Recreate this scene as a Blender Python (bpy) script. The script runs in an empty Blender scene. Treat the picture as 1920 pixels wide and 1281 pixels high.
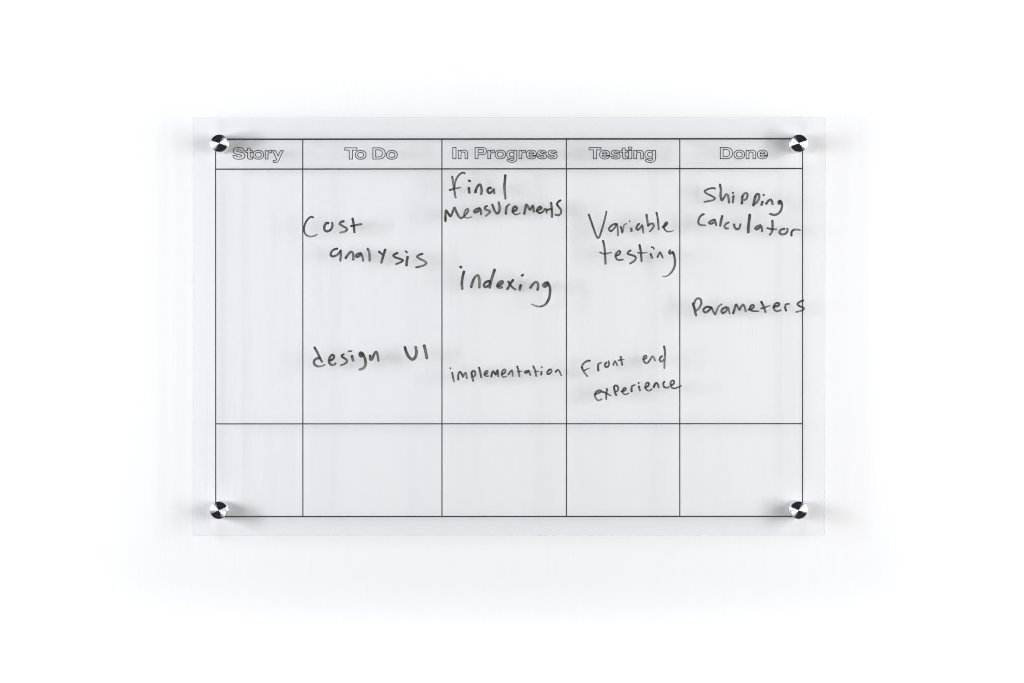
import bpy, bmesh, math, random
from mathutils import Vector, Matrix, noise

random.seed(11)
scene = bpy.context.scene
COL = scene.collection

# ------------------------------------------------------------------ scale of the place
S = 0.5144e-3            # metres for one unit of the drawing sheet laid on the board's front face
Z0 = 1.50                # height of the board's centre on the wall
GAP, THICK, CAPH = 0.0165, 0.003, 0.0042
YB = -(GAP + THICK)      # front face of the board (wall is y = 0, camera on -y)
DIST = 2.75              # camera to board face

def P(px, py, d=0.0):    # sheet coordinates -> point d metres in front of the board face
    return Vector(((px - 960) * S, YB - d, Z0 + (640.5 - py) * S))

# ------------------------------------------------------------------ camera
CX, CY = 988, 632
cam_d = bpy.data.cameras.new('camera')
cam = bpy.data.objects.new('camera', cam_d); COL.objects.link(cam)
cam.location = P(CX, CY, DIST)
cam.rotation_euler = (math.radians(90), 0, 0)
cam_d.sensor_width = 36
cam_d.lens = 36 * DIST / (1920 * S)
cam_d.shift_x = (960 - CX) / 1920
cam_d.shift_y = (CY - 640.5) / 1920
cam_d.clip_start, cam_d.clip_end = 0.05, 60
scene.camera = cam

# ------------------------------------------------------------------ room air: dim, cool above, warm floor below
world = bpy.data.worlds.new('World'); scene.world = world
world.use_nodes = True
wn, wl = world.node_tree.nodes, world.node_tree.links
wn.clear()
wout = wn.new('ShaderNodeOutputWorld'); bg = wn.new('ShaderNodeBackground')
tc = wn.new('ShaderNodeTexCoord'); sep = wn.new('ShaderNodeSeparateXYZ'); ramp = wn.new('ShaderNodeValToRGB')
mr = wn.new('ShaderNodeMapRange')
mr.inputs[1].default_value, mr.inputs[2].default_value = -1, 1
cr = ramp.color_ramp
cr.elements[0].position, cr.elements[0].color = 0.10, (0.13, 0.062, 0.04, 1)
cr.elements[1].position, cr.elements[1].color = 0.95, (0.034, 0.044, 0.066, 1)
e = cr.elements.new(0.40); e.color = (0.030, 0.022, 0.018, 1)
e = cr.elements.new(0.50); e.color = (0.016, 0.020, 0.030, 1)
wl.new(tc.outputs['Generated'], sep.inputs[0]); wl.new(sep.outputs['Z'], mr.inputs[0])
wl.new(mr.outputs[0], ramp.inputs[0]); 
# pale glow added to the world, left and right, to soften ink shadows
def wmath(op, a=None, b=None):
    x = wn.new('ShaderNodeMath'); x.operation = op
    for i, q in enumerate((a, b)):
        if q is None: continue
        if isinstance(q, (int, float)): x.inputs[i].default_value = q
        else: wl.new(q, x.inputs[i])
    return x.outputs[0]
def wstep(q, lo, hi):
    x = wn.new('ShaderNodeMapRange'); x.interpolation_type = 'SMOOTHSTEP'
    x.inputs[1].default_value, x.inputs[2].default_value = lo, hi
    wl.new(q, x.inputs[0]); return x.outputs[0]
side = wmath('MULTIPLY', wstep(wmath('ABSOLUTE', sep.outputs['X']), 0.50, 0.80),
             wmath('SUBTRACT', 1.0, wstep(wmath('ABSOLUTE', sep.outputs['Z']), 0.12, 0.48)))
wmix = wn.new('ShaderNodeMix'); wmix.data_type = 'RGBA'
wmix.inputs[7].default_value = (0.80, 0.83, 0.88, 1)
wl.new(side, wmix.inputs[0]); wl.new(ramp.outputs[0], wmix.inputs[6]); wl.new(wmix.outputs[2], bg.inputs[0])
bg.inputs[1].default_value = 1.0
wl.new(bg.outputs[0], wout.inputs[0])

# ------------------------------------------------------------------ studio key lamps and added fill
def softbox(name, loc, target, sx, sz, power, color, spread=180):
    l = bpy.data.lights.new(name, 'AREA'); l.shape = 'RECTANGLE'
    l.size, l.size_y = sx, sz
    l.energy = power; l.color = color; l.spread = math.radians(spread)
    o = bpy.data.objects.new(name, l); COL.objects.link(o)
    o.location = loc
    d = Vector(target) - Vector(loc)
    o.rotation_euler = d.to_track_quat('-Z', 'Y').to_euler()
    return o
softbox('key_softbox', (-1.28, -0.72, Z0 + 0.10), (-0.2, 0, Z0), 0.20, 0.40, 8.6, (0.93, 0.965, 1.0))
softbox('key_softbox', (1.14, -0.80, Z0 + 0.06), (0.2, 0, Z0), 0.24, 0.90, 7.6, (1.0, 0.99, 0.97))
COOL, WARM = (0.945, 0.972, 1.0), (1.0, 0.995, 0.985)  # wide and front boxes are fill, added to even out and soften the light
softbox('wide_fill', (-1.95, -1.60, Z0 + 0.12), (-0.05, 0, Z0), 1.3, 1.05, 19.8, COOL)
softbox('wide_fill', (1.95, -1.60, Z0 + 0.10), (0.05, 0, Z0), 1.3, 1.35, 18.6, WARM)
softbox('front_fill', (-1.20, -2.10, Z0 + 0.10), (-0.05, 0, Z0), 0.9, 0.50, 9.2, COOL)
softbox('front_fill', (1.22, -2.10, Z0 + 0.10), (0.05, 0, Z0), 0.9, 0.60, 9.2, WARM)
# unseen narrow-beam fills, added to whiten the wall around the board
softbox('border_fill', (0, -0.9, Z0 + 0.45), (0, 0, Z0 + 0.45), 1.7, 0.08, 1.3, (1, 1, 1), 28)
softbox('border_fill', (0, -0.9, Z0 - 0.47), (0, 0, Z0 - 0.47), 1.7, 0.08, 1.9, (1, 1, 1), 28)
softbox('border_fill', (-0.60, -0.9, Z0), (-0.60, 0, Z0), 0.08, 1.2, 0.65, (1, 1, 1), 28)
softbox('border_fill', (0.59, -0.9, Z0), (0.59, 0, Z0), 0.08, 1.2, 0.4, (1, 1, 1), 28)

vs = scene.view_settings
scene.display_settings.display_device = 'sRGB'
vs.view_transform, vs.look, vs.exposure, vs.gamma = 'Standard', 'None', -0.025, 1.0
vs.use_curve_mapping = False
scene.render.engine = 'CYCLES'
scene.cycles.max_bounces = 12
scene.cycles.filter_width = 1.1
scene.cycles.transparent_max_bounces = 24
scene.render.resolution_x, scene.render.resolution_y = 1024, 683

# ------------------------------------------------------------------ materials
def mat(name):
    m = bpy.data.materials.new(name); m.use_nodes = True
    n = m.node_tree.nodes; n.clear()
    return m, n, m.node_tree.links
def N(n, kind, **kw):
    x = n.new(kind)
    for k, v in kw.items():
        if k.startswith('i_'): x.inputs[k[2:].replace('_', ' ')].default_value = v
        else: setattr(x, k, v)
    return x

def wall_material():
    m, n, l = mat('brushed_white_wall_paint')
    out = N(n, 'ShaderNodeOutputMaterial'); b = N(n, 'ShaderNodeBsdfPrincipled')
    tcn = N(n, 'ShaderNodeTexCoord')
    def stretched(sx, sz, det, rough=0.55):
        mp = N(n, 'ShaderNodeMapping'); mp.inputs['Scale'].default_value = (sx, 1, sz)
        t = N(n, 'ShaderNodeTexNoise'); t.inputs['Scale'].default_value = 1.0
        t.inputs['Detail'].default_value = det; t.inputs['Roughness'].default_value = rough
        t.inputs['Distortion'].default_value = 0.35
        l.new(tcn.outputs['Object'], mp.inputs[0]); l.new(mp.outputs[0], t.inputs[0])
        return t
    fine = stretched(230, 9, 2); med = stretched(140, 8, 3); patch = stretched(5.5, 3.0, 2); lump = stretched(26, 18, 4)
    ramp = N(n, 'ShaderNodeValToRGB')
    ramp.color_ramp.elements[0].position, ramp.color_ramp.elements[1].position = 0.40, 0.68
    l.new(patch.outputs['Fac'], ramp.inputs[0])
    a = N(n, 'ShaderNodeMath', operation='MULTIPLY'); l.new(fine.outputs['Fac'], a.inputs[0]); l.new(ramp.outputs[0], a.inputs[1])
    c = N(n, 'ShaderNodeMath', operation='MULTIPLY_ADD'); l.new(med.outputs['Fac'], c.inputs[0]); c.inputs[1].default_value = 0.32
    l.new(a.outputs[0], c.inputs[2])
    d = N(n, 'ShaderNodeMath', operation='MULTIPLY_ADD'); l.new(lump.outputs['Fac'], d.inputs[0]); d.inputs[1].default_value = 0.9
    l.new(c.outputs[0], d.inputs[2])
    bump = N(n, 'ShaderNodeBump'); bump.inputs['Strength'].default_value = 0.85; bump.inputs['Distance'].default_value = 0.0004
    l.new(d.outputs[0], bump.inputs['Height']); l.new(bump.outputs[0], b.inputs['Normal'])
    # faint unevenness of the paint itself
    mx = N(n, 'ShaderNodeMix', data_type='RGBA')
    mx.inputs[6].default_value = (0.800, 0.805, 0.815, 1); mx.inputs[7].default_value = (0.822, 0.824, 0.828, 1)
    l.new(med.outputs['Fac'], mx.inputs[0]); l.new(mx.outputs[2], b.inputs['Base Color'])
    b.inputs['Roughness'].default_value = 0.62; b.inputs['Specular IOR Level'].default_value = 0.3
    l.new(b.outputs[0], out.inputs[0])
    return m

def acrylic_material():
    """thin clear sheet: straight-through transmission with Schlick mirror reflection on each face"""
    m, n, l = mat('clear_acrylic')
    out = N(n, 'ShaderNodeOutputMaterial')
    tr = N(n, 'ShaderNodeBsdfTransparent'); tr.inputs[0].default_value = (0.992, 0.993, 0.997, 1)
    gl = N(n, 'ShaderNodeBsdfGlossy'); gl.inputs['Roughness'].default_value = 0.04
    lw = N(n, 'ShaderNodeLayerWeight'); lw.inputs['Blend'].default_value = 0.5
    p5 = N(n, 'ShaderNodeMath', operation='POWER'); p5.inputs[1].default_value = 5.0
    f = N(n, 'ShaderNodeMath', operation='MULTIPLY_ADD'); f.inputs[1].default_value = 0.975; f.inputs[2].default_value = 0.025
    l.new(lw.outputs['Facing'], p5.inputs[0]); l.new(p5.outputs[0], f.inputs[0])
    mx = N(n, 'ShaderNodeMixShader')
    l.new(f.outputs[0], mx.inputs[0]); l.new(tr.outputs[0], mx.inputs[1]); l.new(gl.outputs[0], mx.inputs[2])
    l.new(mx.outputs[0], out.inputs[0])
    return m

def acrylic_edge_material():
    """laser-cut rim, slightly frosted"""
    m, n, l = mat('frosted_acrylic_rim')
    out = N(n, 'ShaderNodeOutputMaterial')
    tr = N(n, 'ShaderNodeBsdfTransparent'); tr.inputs[0].default_value = (0.88, 0.90, 0.905, 1)
    df = N(n, 'ShaderNodeBsdfPrincipled'); df.inputs['Base Color'].default_value = (0.45, 0.48, 0.49, 1); df.inputs['Roughness'].default_value = 0.35
    mx = N(n, 'ShaderNodeMixShader'); mx.inputs[0].default_value = 0.45
    l.new(tr.outputs[0], mx.inputs[1]); l.new(df.outputs[0], mx.inputs[2]); l.new(mx.outputs[0], out.inputs[0])
    return m

def print_material():
    m, n, l = mat('black_print')
    out = N(n, 'ShaderNodeOutputMaterial'); b = N(n, 'ShaderNodeBsdfPrincipled')
    tcn = N(n, 'ShaderNodeTexCoord'); t = N(n, 'ShaderNodeTexNoise'); t.inputs['Scale'].default_value = 90
    rp = N(n, 'ShaderNodeValToRGB')
    rp.color_ramp.elements[0].color = (0.010, 0.010, 0.014, 1); rp.color_ramp.elements[1].color = (0.026, 0.026, 0.034, 1)
    l.new(tcn.outputs['Object'], t.inputs[0]); l.new(t.outputs['Fac'], rp.inputs[0]); l.new(rp.outputs[0], b.inputs['Base Color'])
    b.inputs['Roughness'].default_value = 0.6
    l.new(b.outputs[0], out.inputs[0])
    return m

def ink_material():
    """dry-erase ink: film of uneven density, streaked along the stroke"""
    m, n, l = mat('dry_erase_marker_ink')
    out = N(n, 'ShaderNodeOutputMaterial')
    tr = N(n, 'ShaderNodeBsdfTransparent')
    df = N(n, 'ShaderNodeBsdfPrincipled'); df.inputs['Base Color'].default_value = (0.012, 0.012, 0.014, 1); df.inputs['Roughness'].default_value = 0.65
    at = N(n, 'ShaderNodeAttribute', attribute_name='ink_load')
    uv = N(n, 'ShaderNodeUVMap', uv_map='stroke')
    mp = N(n, 'ShaderNodeMapping'); mp.inputs['Scale'].default_value = (0.35, 2.6, 1)
    t = N(n, 'ShaderNodeTexNoise'); t.inputs['Scale'].default_value = 1.0; t.inputs['Detail'].default_value = 3
    l.new(uv.outputs[0], mp.inputs[0]); l.new(mp.outputs[0], t.inputs[0])
    a = N(n, 'ShaderNodeMath', operation='MULTIPLY_ADD'); a.inputs[1].default_value = 0.36; a.inputs[2].default_value = -0.18
    l.new(t.outputs['Fac'], a.inputs[0])
    s = N(n, 'ShaderNodeMath', operation='ADD', use_clamp=True)
    l.new(at.outputs['Fac'], s.inputs[0]); l.new(a.outputs[0], s.inputs[1])
    mx = N(n, 'ShaderNodeMixShader')
    l.new(s.outputs[0], mx.inputs[0]); l.new(tr.outputs[0], mx.inputs[1]); l.new(df.outputs[0], mx.inputs[2])
    l.new(mx.outputs[0], out.inputs[0])
    return m

def turned_metal():
    """lathe-turned face: concentric tool marks stretch every reflection into a fan along the radius"""
    m, n, l = mat('turned_aluminium')
    out = N(n, 'ShaderNodeOutputMaterial'); b = N(n, 'ShaderNodeBsdfAnisotropic', distribution='BECKMANN')
    b.inputs['Color'].default_value = (0.66, 0.70, 0.76, 1)
    b.inputs['Anisotropy'].default_value = 0.80; b.inputs['Rotation'].default_value = 0.0
    tg = N(n, 'ShaderNodeTangent', direction_type='RADIAL', axis='Z')
    l.new(tg.outputs[0], b.inputs['Tangent'])
    tcn = N(n, 'ShaderNodeTexCoord'); ln = N(n, 'ShaderNodeVectorMath', operation='MULTIPLY'); ln.inputs[1].default_value = (1, 1, 0)
    le = N(n, 'ShaderNodeVectorMath', operation='LENGTH')
    t = N(n, 'ShaderNodeTexNoise', noise_dimensions='1D'); t.inputs['Scale'].default_value = 1500; t.inputs['Detail'].default_value = 2
    l.new(tcn.outputs['Object'], ln.inputs[0]); l.new(ln.outputs[0], le.inputs[0]); l.new(le.outputs['Value'], t.inputs['W'])
    mr2 = N(n, 'ShaderNodeMapRange'); mr2.inputs[3].default_value = 0.24; mr2.inputs[4].default_value = 0.29
    l.new(t.outputs['Fac'], mr2.inputs[0]); l.new(mr2.outputs[0], b.inputs['Roughness'])
    l.new(b.outputs[0], out.inputs[0])
    return m

def satin_metal():
    m, n, l = mat('satin_aluminium')
    out = N(n, 'ShaderNodeOutputMaterial'); b = N(n, 'ShaderNodeBsdfPrincipled')
    b.inputs['Base Color'].default_value = (0.86, 0.87, 0.88, 1); b.inputs['Metallic'].default_value = 1
    tcn = N(n, 'ShaderNodeTexCoord'); t = N(n, 'ShaderNodeTexNoise'); t.inputs['Scale'].default_value = 600
    mr2 = N(n, 'ShaderNodeMapRange'); mr2.inputs[3].default_value = 0.28; mr2.inputs[4].default_value = 0.42
    l.new(tcn.outputs['Object'], t.inputs[0]); l.new(t.outputs['Fac'], mr2.inputs[0]); l.new(mr2.outputs[0], b.inputs['Roughness'])
    l.new(b.outputs[0], out.inputs[0])
    return m

M_WALL, M_ACR, M_RIM, M_PRINT, M_INK, M_TURN, M_SATIN = (wall_material(), acrylic_material(), acrylic_edge_material(),
                                                         print_material(), ink_material(), turned_metal(), satin_metal())

# ------------------------------------------------------------------ helpers
def link(name, me, parent=None, mats=()):
    o = bpy.data.objects.new(name, me); COL.objects.link(o)
    for m in mats: me.materials.append(m)
    if parent is not None: o.parent = parent
    return o
def mesh_from(name, verts, faces):
    me = bpy.data.meshes.new(name); me.from_pydata(verts, [], faces); me.update()
    return me

# ------------------------------------------------------------------ wall
def build_wall():
    bm = bmesh.new()
    bmesh.ops.create_cube(bm, size=1.0, matrix=Matrix.Translation((0, 0.06, Z0)) @ Matrix.Diagonal((7.0, 0.12, 3.0, 1)))
    me = bpy.data.meshes.new('wall'); bm.to_mesh(me); bm.free()
    o = link('wall', me, None, [M_WALL]); o['kind'] = 'structure'
    return o
build_wall()

# ------------------------------------------------------------------ the board
BOARD_Y = YB
board = bpy.data.objects.new('planning_board', None); COL.objects.link(board)
board.empty_display_size = 0.1
board.location = (0, YB, Z0)
board['label'] = 'clear acrylic planning board with black five-column grid and handwritten tasks on white wall'
board['category'] = 'planning board'
BI = Matrix.Translation(-Vector((0, YB, Z0)))
def L(px, py, d=0.0):                    # sheet coordinates in the board's own space
    return BI @ P(px, py, d)

PIN = {'tl': (411.0, 268.6), 'tr': (1498.2, 268.6), 'bl': (410.0, 957.2), 'br': (1497.6, 957.0)}
def pin_xy(k):                           # where the standoff axis meets the board face (its cap stands nearer the lens)
    f = 1 - CAPH / DIST
    return CX + (PIN[k][0] - CX) * f, CY + (PIN[k][1] - CY) * f

def build_panel():
    corners = [(362, 221), (1548.2, 219.7), (1546.4, 1004.0), (361.4, 1004.7)]
    r = 4.0
    outer = []
    for i, c in enumerate(corners):
        c = Vector(c); a = (Vector(corners[i - 1]) - c).normalized(); b = (Vector(corners[(i + 1) % 4]) - c).normalized()
        p0, p1 = c + a * r, c + b * r
        for k in range(7):
            t = k / 6
            outer.append(p0 * (1 - t) ** 2 + c * 2 * t * (1 - t) + p1 * t * t)
    loops = [[L(p.x, p.y) for p in outer]]
    for k in PIN:
        x, y = pin_xy(k)
        loops.append([L(x + 7.5 * math.cos(a), y + 7.5 * math.sin(a)) for a in [2 * math.pi * j / 28 for j in range(28)]])
    bm = bmesh.new()
    rings = []
    edges = []
    for lp in loops:
        vs_ = [bm.verts.new(v) for v in lp]; rings.append(vs_)
        for i in range(len(vs_)): edges.append(bm.edges.new((vs_[i], vs_[(i + 1) % len(vs_)])))
    bmesh.ops.triangle_fill(bm, use_beauty=True, use_dissolve=False, edges=edges)
    bmesh.ops.recalc_face_normals(bm, faces=bm.faces)
    front = list(bm.faces)
    g = bmesh.ops.extrude_face_region(bm, geom=front)
    nv = [v for v in g['geom'] if isinstance(v, bmesh.types.BMVert)]
    bmesh.ops.translate(bm, verts=nv, vec=(0, THICK, 0))
    bmesh.ops.recalc_face_normals(bm, faces=bm.faces)
    bm.normal_update()
    for f in bm.faces:
        f.material_index = 0 if abs(f.normal.y) > 0.7 else 1
    me = bpy.data.meshes.new('acrylic_panel'); bm.to_mesh(me); bm.free()
    return link('acrylic_panel', me, board, [M_ACR, M_RIM])
build_panel()

# ---- printed grid
def build_grid():
    v, f = [], []
    def bar(x0, y0, x1, y1, w, d):
        a, b = Vector((x0, y0)), Vector((x1, y1)); t = (b - a).normalized(); nn = Vector((-t.y, t.x)) * w / 2
        k = len(v)
        for dd in (d, d - 1.2e-5):
            v.extend(L(q.x, q.y, dd) for q in (a + nn, a - nn, b - nn, b + nn))
        f.extend([(k, k + 1, k + 2, k + 3), (k + 7, k + 6, k + 5, k + 4)])
        for i in range(4): f.append((k + i, k + 4 + i, k + 4 + (i + 1) % 4, k + (i + 1) % 4))
    T = lambda x: 261.4 - (x - 404) / 1101 * 1.1
    H = lambda x: 317.4 - (x - 404) / 1101 * 1.2
    for x0, x1 in ((404.3, 404.5), (567.7, 567.9), (828.6, 828.7), (1061.9, 1062.1), (1274.6, 1274.6), (1504.8, 1504.7)):
        bar(x0, T(x0), x1, 968.5, 2.2, 3.0e-5)
    bar(403.4, T(403.4), 1505.7, T(1505.7), 3.1, 5.0e-5)
    bar(403.5, H(403.5), 1505.6, H(1505.6), 2.5, 5.0e-5)
    bar(403.5, 795.0, 1505.6, 794.6, 2.15, 5.0e-5)
    bar(403.5, 968.8, 1505.6, 968.5, 2.5, 5.0e-5)
    return link('printed_grid', mesh_from('printed_grid', v, f), board, [M_PRINT])
build_grid()

# ---- column headings: outlined letters
def ell(cx, cy, rx, ry, n=36, p=2.25):
    o = []
    for k in range(n):
        a = 2 * math.pi * k / n; c, s = math.cos(a), math.sin(a)
        o.append((cx + rx * math.copysign(abs(c) ** (2 / p), c), cy + ry * math.copysign(abs(s) ** (2 / p), s)))
    return o
def path(txt):
    out = []; cur = None
    for seg in txt.split('|'):
        q = seg.split(); k = q[0]; a = [float(z) for z in q[1:]]
        if k == 'L':
            for i in range(0, len(a), 2): out.append((a[i], a[i + 1]))
        else:
            for j in range(0, len(a), 6):
                p0 = out[-1]; c1, c2, p3 = (a[j], a[j + 1]), (a[j + 2], a[j + 3]), (a[j + 4], a[j + 5])
                for s in range(1, 11):
                    t = s / 10; u = 1 - t
                    out.append(tuple(u ** 3 * p0[i] + 3 * u * u * t * c1[i] + 3 * u * t * t * c2[i] + t ** 3 * p3[i] for i in (0, 1)))
    if math.dist(out[0], out[-1]) < 1e-3: out.pop()
    return out
SMALL_S = path('L 0 4.8 5 4.8|C 5.2 3.4 6.5 2.8 8.8 2.8 11 2.8 12.3 3.4 12.3 4.4 12.3 5.4 11.4 5.8 8 6.3 2.8 7.1 .6 8.4 .6 11.2 .6 14.4 3.5 16 8.4 16 13.6 16 16.5 14.4 16.8 11.2|L 11.9 11.2|C 11.7 12.4 10.6 12.9 8.5 12.9 6.6 12.9 5.6 12.4 5.6 11.5 5.6 10.6 6.5 10.3 9.6 9.8 15.2 9 17.5 7.7 17.5 4.7 17.5 1.4 14.4 -.4 8.8 -.4 3.3 -.4 .2 1.4 0 4.8')
GLYPH = {
 'I': [path('L 0 0 0 21 6 21 6 0')],
 'T': [path('L 0 21 23 21 23 16.7 14.6 16.7 14.6 0 8.4 0 8.4 16.7 0 16.7')],
 'o': [ell(10.15, 7.8, 10.15, 8.2), ell(10.15, 7.8, 5.6, 4.7)],
 'D': [path('L 0 0 0 21 11 21|C 19 21 23.4 16.8 23.4 10.5 23.4 4.2 19 0 11 0'), path('L 5.3 3.8 5.3 17.2 10.5 17.2|C 15.5 17.2 18 14.8 18 10.5 18 6.2 15.5 3.8 10.5 3.8')],
 'P': [path('L 0 0 0 21 14 21|C 19 21 21.5 18.3 21.5 14.2 21.5 10 19 7.4 14 7.4|L 5.7 7.4 5.7 0'), path('L 5.7 11 5.7 17.3 13 17.3|C 15.4 17.3 16.2 16.2 16.2 14.2 16.2 12.2 15.4 11 13 11')],
 'n': [path('L 0 0 0 15.6 5 15.6 5 13.4|C 6.5 15.2 8.6 16 11 16 15.5 16 18 13.7 18 9.8|L 18 0 13 0 13 9|C 13 11.4 11.9 12.4 9.7 12.4 7 12.4 5.2 10.9 5.2 8.2|L 5.2 0')],
 'r': [path('L 0 0 0 15.6 5 15.6 5 12.8|C 6.2 15.2 8.6 16 12.5 15.9|L 12.5 12|C 7.5 12.2 5.2 10.6 5.2 7|L 5.2 0')],
 't': [path('L 3.4 15.6 3.4 20.3 8.4 20.3 8.4 15.6 13 15.6 13 12.2 8.4 12.2 8.4 5.6|C 8.4 3.9 9 3.4 10.6 3.4|L 13 3.5 13 0|C 11 -.35 9.5 -.4 8.3 -.3 4.9 -.2 3.4 1.4 3.4 4.6|L 3.4 12.2 0 12.2 0 15.6')],
 'y': [path('L 0 15.6 5.7 15.6 10.3 5.3 14.6 15.6 20 15.6 12 -1.5|C 10.3 -5.2 8.3 -6.6 4.5 -6.6 3.2 -6.6 2.2 -6.5 1.2 -6.3|L 1.2 -2.6|C 2 -2.8 2.8 -2.9 3.7 -2.9 5.6 -2.9 6.6 -2.3 7.4 -.4')],
 'i': [path('L 0 0 0 15.6 5.4 15.6 5.4 0'), path('L 0 17.9 0 22 5.4 22 5.4 17.9')],
 'e': [path('L 19.5 6.6 5.2 6.6|C 5.4 4.2 7.2 3 10 3 12 3 13.3 3.7 14 5|L 19 5|C 17.8 1.4 14.8 -.4 10 -.4 3.7 -.4 0 2.8 0 7.8 0 12.9 3.8 16 9.9 16 16.2 16 19.6 12.8 19.5 6.6'), path('L 5.3 9.4|C 5.7 11.6 7.3 12.8 9.8 12.8 12.3 12.8 13.9 11.6 14.3 9.4')],
 's': [SMALL_S],
 'S': [[(x * 23 / 17.5, y * 21.9 / 16.4 + 0.05) for x, y in SMALL_S]],
 'g': [path('L 13.6 15.6 18.8 15.6 18.8 1.2|C 18.8 -4.3 15.6 -6.9 9.5 -6.9 4 -6.9 .9 -5.1 .7 -1.7|L 5.8 -1.7|C 6.1 -2.9 7.3 -3.5 9.4 -3.5 12.2 -3.5 13.6 -2.2 13.6 .5|L 13.6 2.4|C 12.3 .8 10.5 0 8.1 0 3.2 0 0 3 0 7.9 0 12.9 3.1 16 8 16 10.5 16 12.4 15.1 13.6 13.4'), ell(9.3, 7.9, 4.5, 4.4)],
}
HEADS = [
 ('Story', 298.3, [(436.7, 459.2), (460.8, 473.7), (474.6, 494.4), (497.4, 509.4), (511.4, 531)]),
 ('ToDo', 298.4, [(646.5, 669.2), (666.2, 686.3), (699.2, 722.3), (724.8, 745)]),
 ('InProgress', 297.7, [(849, 855), (859.2, 877), (890.8, 912), (914.7, 926.8), (928.2, 948), (950.2, 969), (973.2, 985.4), (986.6, 1006), (1007.7, 1025), (1027.2, 1044.6)]),
 ('Testing', 297.9, [(1104.5, 1126.7), (1124.3, 1143.4), (1145.5, 1162.8), (1164.2, 1176.4), (1178.6, 1184.7), (1188.4, 1206.3), (1209.1, 1229)]),
 ('Done', 297.7, [(1350.6, 1373.6), (1376.2, 1396.1), (1399, 1417), (1420.1, 1439.2)]),
]
SAY = {'ToDo': 'To Do', 'InProgress': 'In Progress'}
def build_heading(word, base, spans):
    v, f = [], []
    w = 1.65
    for gi, (ch, (x0, x1)) in enumerate(zip(word, spans)):
        loops = GLYPH[ch]
        gx0 = min(p[0] for lp in loops for p in lp); gx1 = max(p[0] for lp in loops for p in lp)
        for lp in loops:
            q = [Vector((x0 + (p[0] - gx0) / (gx1 - gx0) * (x1 - x0), base - p[1])) for p in lp]
            n = len(q); k = len(v)
            for i in range(n):
                a = (q[i] - q[i - 1]).normalized(); b = (q[(i + 1) % n] - q[i]).normalized()
                na, nb = Vector((-a.y, a.x)), Vector((-b.y, b.x))
                mm = (na + nb)
                mm = mm.normalized() if mm.length > 1e-6 else na
                sc = min(1 / max(mm.dot(na), 0.35), 2.2)
                for sgn in (1, -1):
                    c = q[i] + mm * (sgn * w / 2 * sc)
                    v.append(L(c.x, c.y, 5.0e-5 + gi * 2e-6))
            for i in range(n):
                j = (i + 1) % n
                f.append((k + 2 * i, k + 2 * i + 1, k + 2 * j + 1, k + 2 * j))
    o = link('column_heading', mesh_from('column_heading', v, f), board, [M_PRINT])
    o['label'] = 'printed heading %s in outlined bold letters' % SAY.get(word, word)
for h in HEADS: build_heading(*h)

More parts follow.
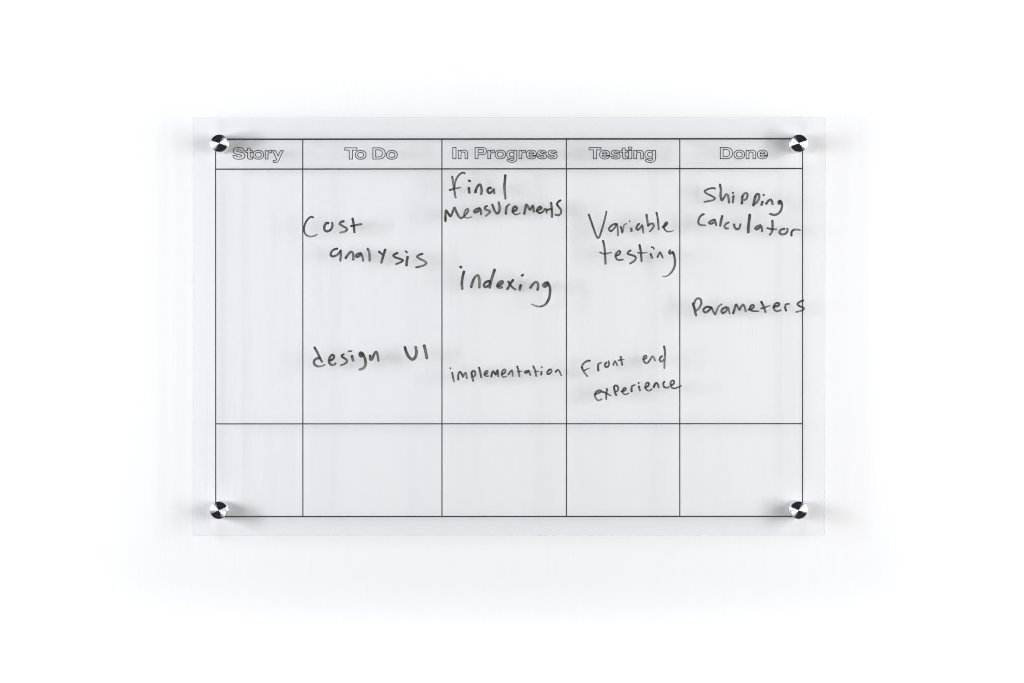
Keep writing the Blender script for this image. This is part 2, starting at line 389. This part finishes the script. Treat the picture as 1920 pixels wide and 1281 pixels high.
# ---- handwriting: strokes of a dry-erase marker, each traced along its centre line
# every note: (origin x, origin y, zoom of its sketch), then strokes (points, width, end taper)
NOTES = {
'Cost analysis': (550, 370, 6.4, [
 ([240,242, 205,238, 163,278, 136,335, 130,400, 150,448, 195,471, 240,467, 285,448], 19, .3),
 ([425,310, 395,312, 374,345, 372,385, 395,408, 430,403, 458,375, 470,335, 465,302], 24, .2),
 ([608,287, 572,297, 558,320, 590,345, 632,368, 644,392, 615,412, 560,426], 23, .2),
 ([710,252, 722,310, 728,360, 733,424], 23, 0),
 ([690,347, 740,338, 785,328, 820,324], 21, 0),
 ([530,616, 490,627, 455,660, 450,698, 480,710, 520,695, 550,668, 566,640], 22, 0),
 ([566,636, 570,690, 563,765], 23, .1),
 ([625,733, 645,705, 668,675, 692,656, 712,668, 720,705, 720,750], 24, 0),
 ([812,672, 778,678, 752,698, 762,716, 795,704, 815,682, 828,710, 838,765], 23, .2),
 ([890,616, 906,650, 915,700, 915,765], 23, .1),
 ([1026,650, 1050,672, 1075,690], 23, 0),
 ([1104,626, 1086,680, 1070,735, 1055,788], 25, .1),
 ([1252,668, 1220,682, 1200,700, 1225,722, 1280,740, 1314,757, 1290,780, 1232,803], 22, .1),
 ([1346,646, 1366,664], 20, 0), ([1372,714, 1362,770, 1358,822], 26, 0),
 ([1552,678, 1510,692, 1485,714, 1520,740, 1570,765, 1597,790, 1570,815, 1520,832, 1470,842], 22, .1)]),
'design UI': (550, 600, 6.4, [
 ([253,328, 285,385, 315,448, 345,504], 24, 0),
 ([322,458, 280,464, 249,492, 254,532, 290,557, 340,554, 380,537], 24, .6),
 ([432,490, 472,472, 490,440, 472,420, 446,436, 430,475, 430,512, 455,539, 490,536, 508,520], 24, 0),
 ([608,412, 585,422, 582,440, 612,460, 640,482, 638,508, 605,533, 570,543], 21, .2),
 ([662,378, 702,373], 17, .3), ([704,430, 712,470, 720,492], 26, 0),
 ([828,400, 805,397, 797,420, 815,437, 833,420, 832,400], 28, 0),
 ([830,402, 858,460, 866,525, 848,573, 795,597], 27, .1),
 ([922,425, 924,472, 945,470, 968,415, 994,382, 1012,428, 1020,495], 25, .2),
 ([1338,324, 1356,385, 1385,442, 1425,474, 1463,448, 1478,390, 1467,322], 28, 0),
 ([1570,304, 1585,370, 1603,462], 29, 0)]),
'Final measurements': (810, 310, 7.111, [
 ([270,150, 280,220, 295,320, 308,400, 316,434], 24, 0),
 ([440,108, 405,101, 362,130, 326,180, 307,240, 300,300], 22, .2),
 ([232,332, 300,314, 382,296], 22, .5),
 ([489,203, 510,214], 26, 0), ([491,300, 498,370], 30, 0),
 ([578,365, 590,318, 615,272, 642,260, 657,292, 662,345, 656,388], 28, .1),
 ([788,302, 756,306, 740,340, 762,370, 800,352, 824,320, 832,378], 27, .2),
 ([978,132, 972,205, 966,285, 972,375, 980,448], 29, .2),
 ([180,748, 180,680, 186,605, 216,642, 246,680, 274,628, 298,566, 325,622, 353,678, 382,703, 415,690, 455,650, 486,604, 474,582, 446,602, 426,650, 436,690, 470,704, 528,691], 26, .7),
 ([640,572, 592,586, 562,614, 576,630, 620,610, 644,584, 650,620, 655,658], 26, .2),
 ([736,542, 710,556, 702,580, 742,600, 776,616, 750,650, 716,678], 23, .2),
 ([802,522, 820,570, 846,624, 872,643, 898,610, 900,545, 888,492], 26, 0),
 ([985,650, 986,600, 1000,548, 1035,520], 27, .5),
 ([1068,618, 1112,602, 1130,572, 1110,552, 1084,572, 1076,616, 1100,652, 1135,655, 1172,641], 26, .7),
 ([1230,652, 1242,590, 1256,526, 1280,552, 1305,592, 1330,560, 1346,540, 1355,580, 1355,622], 26, .1),
 ([1388,612, 1432,592, 1460,572, 1440,552, 1412,570, 1402,608, 1430,637, 1475,622, 1505,585, 1522,592, 1528,638], 24, .2),
 ([1528,604, 1560,588, 1600,580], 22, .2),
 ([1588,498, 1595,560, 1600,640, 1598,694], 25, 0),
 ([1716,466, 1682,490, 1667,522, 1690,556, 1718,592, 1719,635, 1690,666, 1642,659], 24, .1)]),
'indexing': (820, 460, 7.111, [
 ([304,288, 322,296], 30, 0),
 ([356,348, 338,420, 327,500, 332,586], 29, 0),
 ([452,560, 466,500, 500,428, 538,402, 558,440, 562,510, 560,566], 28, 0),
 ([700,478, 656,488, 622,526, 638,558, 680,540, 708,500], 28, 0),
 ([766,324, 740,400, 714,490, 698,570], 31, .1),
 ([800,545, 850,520, 874,490, 850,480, 812,510, 802,550, 830,567, 866,558], 28, .1),
 ([1012,462, 975,512, 932,588], 29, 0), ([945,482, 975,532, 1010,570, 1048,594], 25, .2),
 ([1112,530, 1096,598], 30, 0), ([1122,408, 1148,392], 26, .2),
 ([1238,570, 1275,520, 1318,490, 1343,520, 1343,560, 1335,598], 28, 0),
 ([1478,500, 1440,504, 1412,530, 1432,553, 1470,528], 30, 0),
 ([1465,496, 1498,550, 1502,640, 1480,730, 1432,796, 1360,817, 1305,806, 1255,785], 29, .8)]),
'implementation': (830, 640, 8, [
 ([114,404, 121,408], 23, 0), ([143,470, 155,540, 170,606], 24, .1),
 ([235,580, 233,520, 242,476, 265,462, 290,500, 306,534, 325,492, 344,472, 358,518, 362,562], 24, .1),
 ([434,484, 446,550, 460,598], 26, 0), ([432,488, 442,457, 474,447, 491,480, 480,522, 452,533], 25, .1),
 ([545,392, 565,470, 581,548], 26, .1),
 ([628,500, 666,480, 670,447, 642,456, 625,500, 650,524, 688,521], 22, .3),
 ([728,534, 740,480, 760,452, 785,488, 802,498, 812,452, 826,437, 832,480, 836,530], 25, .1),
 ([888,500, 930,470, 944,432, 920,422, 896,450, 886,500, 912,538, 958,526], 22, .3),
 ([984,504, 1006,470, 1034,437, 1048,470, 1050,524], 22, .1),
 ([1118,374, 1140,450, 1153,530], 25, .1), ([1122,455, 1195,448], 17, .5),
 ([1290,445, 1247,452, 1232,470, 1265,470, 1294,446, 1308,490, 1318,512], 24, .1),
 ([1358,372, 1385,440, 1404,526], 25, .1), ([1382,455, 1448,448], 17, .5),
 ([1482,458, 1478,508], 25, .1), ([1482,388, 1492,389], 22, .2),
 ([1602,422, 1572,460, 1576,493, 1610,483, 1634,446, 1620,422, 1596,426], 24, .1),
 ([1692,464, 1720,432, 1748,446, 1768,490, 1783,518], 22, .2)]),
'Variable testing': (1060, 370, 8, [
 ([350,258, 390,370, 438,510, 472,594, 500,606, 530,542, 580,375, 618,212], 25, .1),
 ([778,402, 722,406, 667,450, 657,488, 686,508, 730,470, 774,412, 786,490, 790,578], 24, .2),
 ([830,440, 845,490, 852,532, 870,462, 886,412, 920,396], 24, .4),
 ([961,357, 968,361], 23, 0), ([990,466, 991,512], 30, .1),
 ([1108,396, 1077,430, 1067,470, 1092,488, 1130,452, 1152,422, 1164,490, 1171,536], 26, .2),
 ([1217,258, 1228,340, 1240,428], 28, 0), ([1240,430, 1272,402, 1312,396, 1325,430, 1302,476, 1265,516], 24, .1),
 ([1366,228, 1386,320, 1400,486], 25, .1),
 ([1455,450, 1502,428, 1528,390, 1512,378, 1488,412, 1477,452, 1502,498, 1550,518, 1622,502], 25, .7),
 ([565,650, 585,740, 597,870, 603,1000], 28, 0), ([516,826, 582,850, 640,840, 690,825], 20, .2),
 ([756,880, 802,860, 826,822, 804,806, 767,840, 752,890, 782,938, 830,940, 868,934], 25, .2),
 ([982,798, 945,820, 937,850, 990,866, 1042,886, 1058,912, 1030,958, 966,998], 25, .1),
 ([1113,714, 1128,790, 1138,880, 1144,962], 28, .1), ([1086,830, 1132,838, 1230,828], 18, .6),
 ([1292,748, 1316,755, 1332,778], 22, .2), ([1278,848, 1303,914], 28, 0),
 ([1380,900, 1400,856, 1420,828, 1440,862, 1463,910], 24, .1),
 ([1573,794, 1555,830, 1570,848, 1602,826], 26, 0),
 ([1608,818, 1634,880, 1644,980, 1630,1060, 1582,1138, 1520,1182, 1455,1189], 29, .8)]),
'Front end experience': (1060, 630, 8, [
 ([372,371, 320,380, 272,416, 250,462, 268,520, 300,568, 334,608], 25, .1),
 ([238,465, 268,522], 20, .3), ([282,520, 330,496, 364,481], 18, .6),
 ([495,524, 491,460, 502,416, 545,400], 27, .5),
 ([622,396, 592,430, 602,464, 635,463, 656,420, 648,376], 25, .1),
 ([718,440, 731,402, 746,378, 764,410, 778,442], 22, .1),
 ([828,308, 840,370, 854,440], 25, .1), ([792,366, 882,352], 18, .4),
 ([1172,352, 1214,330, 1214,302, 1190,297, 1170,340, 1186,393, 1226,408, 1264,370, 1300,312, 1322,316, 1347,374], 24, .2),
 ([1452,302, 1422,330, 1417,373, 1446,383, 1480,358], 26, .1), ([1480,154, 1495,240, 1490,350, 1486,488], 26, .2),
 ([448,876, 512,850, 538,826, 510,816, 462,840, 442,890, 466,948, 505,968, 546,946], 24, .1),
 ([540,836, 600,852, 650,880, 686,898], 22, .4), ([624,792, 615,870, 612,952], 25, .2),
 ([728,770, 745,842, 766,894], 26, .1), ([728,775, 746,744, 782,755, 794,796, 772,836], 25, .1),
 ([835,836, 890,820, 908,792, 885,782, 862,812, 866,858, 905,878, 952,858], 22, .3),
 ([995,836, 992,792, 1006,752, 1045,735], 26, .4),
 ([1096,703, 1104,708], 26, 0), ([1102,754, 1119,820], 26, .1),
 ([1190,777, 1240,752, 1253,714, 1225,702, 1202,740, 1206,790, 1246,823, 1302,796], 23, .3),
 ([1326,772, 1346,722, 1370,707, 1393,740, 1400,776], 27, .1),
 ([1488,684, 1470,715, 1480,763, 1520,778, 1556,764], 24, .2),
 ([1582,742, 1625,720, 1628,677, 1600,672, 1577,710, 1590,768, 1640,788, 1700,765, 1737,748], 24, .3)]),
'Shipping calculator': (1280, 320, 8, [
 ([488,270, 450,263, 385,276, 332,310, 362,345, 430,380, 483,415, 450,445, 380,460, 320,470], 25, .1),
 ([560,206, 572,290, 568,380, 586,446, 615,410, 650,360, 678,370, 690,430, 693,486], 28, 0),
 ([762,380, 752,482], 28, .1), ([746,329, 761,340], 24, .1),
 ([887,496, 892,430, 895,385], 32, 0), ([890,400, 920,352, 955,338, 974,366, 958,420, 920,444], 27, .1),
 ([1060,526, 1075,450, 1088,396], 33, 0), ([1082,402, 1112,356, 1144,362, 1144,420, 1110,478, 1076,498], 31, .1),
 ([1200,466, 1181,520], 32, 0), ([1210,363, 1220,371], 26, 0),
 ([1252,502, 1280,460, 1318,437, 1343,470, 1348,511], 28, 0),
 ([1458,448, 1437,476, 1446,498, 1472,482], 28, 0),
 ([1466,450, 1490,510, 1476,590, 1430,648, 1370,664, 1308,650], 28, 0),
 ([322,652, 280,672, 246,720, 234,780, 262,813, 340,822], 26, .3),
 ([490,737, 432,752, 397,780, 420,798, 470,780, 494,772, 502,824], 27, .2),
 ([595,678, 576,750, 562,830], 30, .1),
 ([692,777, 650,802, 627,840, 650,868, 690,867], 26, .1),
 ([772,804, 780,850, 810,877, 848,864, 868,802], 28, .1),
 ([1007,658, 998,740, 985,850, 983,930], 34, 0),
 ([1168,818, 1112,842, 1088,870, 1116,882, 1165,850, 1180,838, 1190,880, 1190,916], 28, .1),
 ([1345,748, 1348,840, 1340,915, 1305,966], 29, .1), ([1268,862, 1330,880, 1410,882], 24, .2),
 ([1528,872, 1470,892, 1452,930, 1486,957, 1540,948, 1574,900, 1566,868], 28, .1),
 ([1632,980, 1636,920, 1680,886, 1765,891], 28, .5)]),
'Parameters': (1280, 500, 8, [
 ([152,553, 175,620, 190,690, 204,738], 31, 0), ([167,560, 192,502, 230,477, 268,492, 279,550, 250,618, 207,663], 27, .1),
 ([432,622, 372,602, 322,630, 312,668, 346,688, 400,652, 428,612, 462,680, 488,716, 514,650, 546,592, 592,562], 28, .5),
 ([662,608, 612,626, 582,664, 602,697, 650,670, 680,622, 692,660, 706,708], 28, .3),
 ([757,706, 776,640, 800,572, 830,610, 850,648, 880,597, 908,572, 934,620, 946,676], 28, .1),
 ([987,648, 1050,624, 1068,588, 1040,577, 1012,610, 1012,648, 1060,668, 1142,669], 25, .4),
 ([1176,524, 1210,590, 1244,686], 29, .1), ([1172,630, 1220,616, 1312,584], 22, .6),
 ([1357,606, 1430,590, 1447,558, 1415,547, 1377,577, 1367,625, 1402,668, 1474,654], 28, .2),
 ([1552,664, 1537,610, 1552,568, 1602,556], 28, .3),
 ([1812,507, 1760,527, 1722,560, 1750,592, 1818,622, 1796,655, 1702,683], 26, .2)]),
}
def spline(pts, step):
    """centripetal-ish Catmull-Rom through the traced points, evenly resampled"""
    q = [Vector((pts[i], pts[i + 1])) for i in range(0, len(pts), 2)]
    if len(q) == 2: dense = [q[0].lerp(q[1], t / 20) for t in range(21)]
    else:
        ext = [q[0] * 2 - q[1]] + q + [q[-1] * 2 - q[-2]]; dense = []
        for i in range(1, len(ext) - 2):
            p0, p1, p2, p3 = ext[i - 1:i + 3]
            for k in range(16):
                t = k / 16
                dense.append(0.5 * ((2 * p1) + (p2 - p0) * t + (2 * p0 - 5 * p1 + 4 * p2 - p3) * t * t + (3 * p1 - p0 - 3 * p2 + p3) * t ** 3))
        dense.append(q[-1])
    cum = [0]
    for a, b in zip(dense, dense[1:]): cum.append(cum[-1] + (b - a).length)
    tot = cum[-1]; n = max(6, int(tot / step)); out = []; j = 0
    for k in range(n + 1):
        s = tot * k / n
        while j < len(cum) - 2 and cum[j + 1] < s: j += 1
        d = cum[j + 1] - cum[j]
        out.append(dense[j].lerp(dense[j + 1], (s - cum[j]) / d if d > 1e-9 else 0))
    return out, tot
ACROSS = (-1.0, -0.72, -0.36, 0.0, 0.36, 0.72, 1.0)
def build_note(text, ox, oy, zoom, strokes):
    v, f, dens, uvs = [], [], [], []
    lift = 9.0e-5
    rnd = random.Random(text)
    for si, (pts, w, taper) in enumerate(strokes):
        hw = w * 0.63
        line, tot = spline(pts, 2.5)
        d0 = hw * 0.92                       # rounded nib ends
        # pull the nib's ends out so that the mark covers the traced ends
        n = len(line)
        k0 = len(v); base_d = rnd.uniform(0.90, 0.98); off = rnd.uniform(0, 50); sd = rnd.uniform(0, 60)
        t0 = (line[1] - line[0]).normalized(); t1 = (line[-1] - line[-2]).normalized()
        pre = [line[0] - t0 * d0 * (1 - j / 4) * 0.7 for j in range(4)]
        post = [line[-1] + t1 * d0 * (j / 4) * 0.7 for j in range(1, 5)]
        full = pre + line + post
        cum = [0]
        for a, b in zip(full, full[1:]): cum.append(cum[-1] + (b - a).length)
        T = cum[-1]
        for i, c in enumerate(full):
            a = full[max(i - 2, 0)]; b = full[min(i + 2, len(full) - 1)]
            t = (b - a); t = t.normalized() if t.length > 1e-9 else t0
            nn = Vector((-t.y, t.x))
            s = cum[i]; r = hw
            cap = 1.0
            if s < d0: cap = math.sqrt(max(0.0, 1 - (1 - s / d0) ** 2))
            if T - s < d0: cap = min(cap, math.sqrt(max(0.0, 1 - (1 - (T - s) / d0) ** 2)))
            u = s / T
            wob = 1 + 0.07 * noise.noise(Vector((s * 0.035, sd, 3.1)))
            r *= max(cap, 0.06) * wob * (1 - taper * 0.75 * max(0, (u - 0.45) / 0.55) ** 1.4)
            along = base_d + 0.22 * math.exp(-s / (w * 0.9)) + 0.10 * math.exp(-(T - s) / (w * 0.6)) - 0.10 * u - 0.16 * taper * u ** 3
            along += 0.10 * noise.noise(Vector((s * 0.012, sd, 7.7)))
            for q in ACROSS:
                p = c + nn * (q * r)
                v.append(L(ox + p.x / zoom, oy + p.y / zoom, lift + si * 4e-6 + i * 2.0e-8))
                edge = 0.10 * abs(q) ** 2 - 0.06 * (1 - abs(q))
                if abs(q) == 1.0: edge = -0.06        # ink thins out at the very rim
                dens.append(min(0.985, max(0.35, along + edge)))
                uvs.append((s / w * 1.0 + off, q * 1.0 + sd))
        m = len(ACROSS)
        for i in range(len(full) - 1):
            for j in range(m - 1):
                a = k0 + i * m + j
                f.append((a, a + 1, a + m + 1, a + m))
    me = mesh_from('handwritten_word', v, f)
    att = me.attributes.new('ink_load', 'FLOAT', 'POINT'); att.data.foreach_set('value', dens)
    uvl = me.uv_layers.new(name='stroke')
    for lp in me.loops: uvl.data[lp.index].uv = uvs[lp.vertex_index]
    o = link('handwritten_word', me, board, [M_INK])
    o['label'] = 'word %s handwritten in black marker' % text
# where one word of a note ends and the next begins (stroke counts)
WORDS = {'Cost analysis': [5], 'design UI': [9], 'Final measurements': [8], 'Variable testing': [10],
         'Front end experience': [8, 11], 'Shipping calculator': [13]}
for k, (ox, oy, zoom, strokes) in NOTES.items():
    cuts = [0] + WORDS.get(k, []) + [len(strokes)]
    for word, c0, c1 in zip(k.split(), cuts, cuts[1:]): build_note(word, ox, oy, zoom, strokes[c0:c1])

# ------------------------------------------------------------------ standoff mounts
def lathe(profile, seg=72):
    """profile: (radius, z) pairs from the axis outwards and back; z grows away from the wall"""
    v, f = [], []
    rings = []
    for r, z in profile:
        if r < 1e-9: rings.append([len(v)]); v.append((0, 0, z))
        else:
            rings.append(list(range(len(v), len(v) + seg)))
            v.extend((r * math.cos(2 * math.pi * k / seg), r * math.sin(2 * math.pi * k / seg), z) for k in range(seg))
    for A, B in zip(rings, rings[1:]):
        for k in range(seg):
            j = (k + 1) % seg
            if len(A) == 1: f.append((A[0], B[k], B[j]))
            elif len(B) == 1: f.append((A[k], B[0], A[j]))
            else: f.append((A[k], B[k], B[j], A[j]))
    me = mesh_from('m', v, f)
    bm = bmesh.new(); bm.from_mesh(me); bmesh.ops.recalc_face_normals(bm, faces=bm.faces); bm.to_mesh(me); bm.free()
    return me
R = 16.35 * S
TOP = GAP + THICK + CAPH
def smooth(me, ang=25):
    for p in me.polygons: p.use_smooth = True
    bm = bmesh.new(); bm.from_mesh(me)
    for e_ in bm.edges:
        if len(e_.link_faces) == 2 and e_.calc_face_angle(0) > math.radians(ang): e_.smooth = False
    bm.to_mesh(me); bm.free()
def build_standoff():
    root = bpy.data.objects.new('standoff_mount', None); COL.objects.link(root); root.empty_display_size = 0.02
    root.rotation_euler = (math.radians(90), 0, 0)
    dome = 0.00030
    prof = [(0.0, TOP)]
    for k in range(1, 9):
        r = (R - 0.00045) * k / 8; prof.append((r, TOP - dome * (k / 8) ** 1.25))
    prof += [(R - 0.00012, TOP - dome - 0.00014), (R, TOP - dome - 0.00048), (R, GAP + THICK + 0.00008), (0.0039, GAP + THICK + 0.00008),
             (0.0035, GAP + THICK + 0.00008), (0.0035, GAP + 0.0002), (0, GAP + 0.0002)]
    cap = lathe(prof); cap.name = 'cap'; smooth(cap)
    link('cap', cap, root, [M_TURN])
    bar = lathe([(0.0, 0.00002), (R - 0.0003, 0.00002), (R, 0.0003), (R, GAP - 0.0003), (R - 0.0003, GAP - 0.00008), (0, GAP - 0.00008)])
    bar.name = 'barrel'; smooth(bar)
    link('barrel', bar, root, [M_SATIN])
    return root
LAB = {'tl': 'round turned metal standoff through the clear board beside the Story heading',
       'tr': 'round turned metal standoff through the clear board beside the Done heading',
       'bl': 'round turned metal standoff at the bottom left corner of the clear board',
       'br': 'round turned metal standoff at the bottom right corner of the clear board'}
first = build_standoff()
for i, k in enumerate(PIN):
    if i == 0: o = first
    else:
        o = first.copy(); COL.objects.link(o)
        for ch in list(first.children):
            c = ch.copy(); COL.objects.link(c); c.parent = o
    x, y = pin_xy(k)
    p = P(x, y); o.location = (p.x, 0, p.z)
    o['label'] = LAB[k]; o['category'] = 'standoff'; o['group'] = 'metal standoff mounts holding the board'
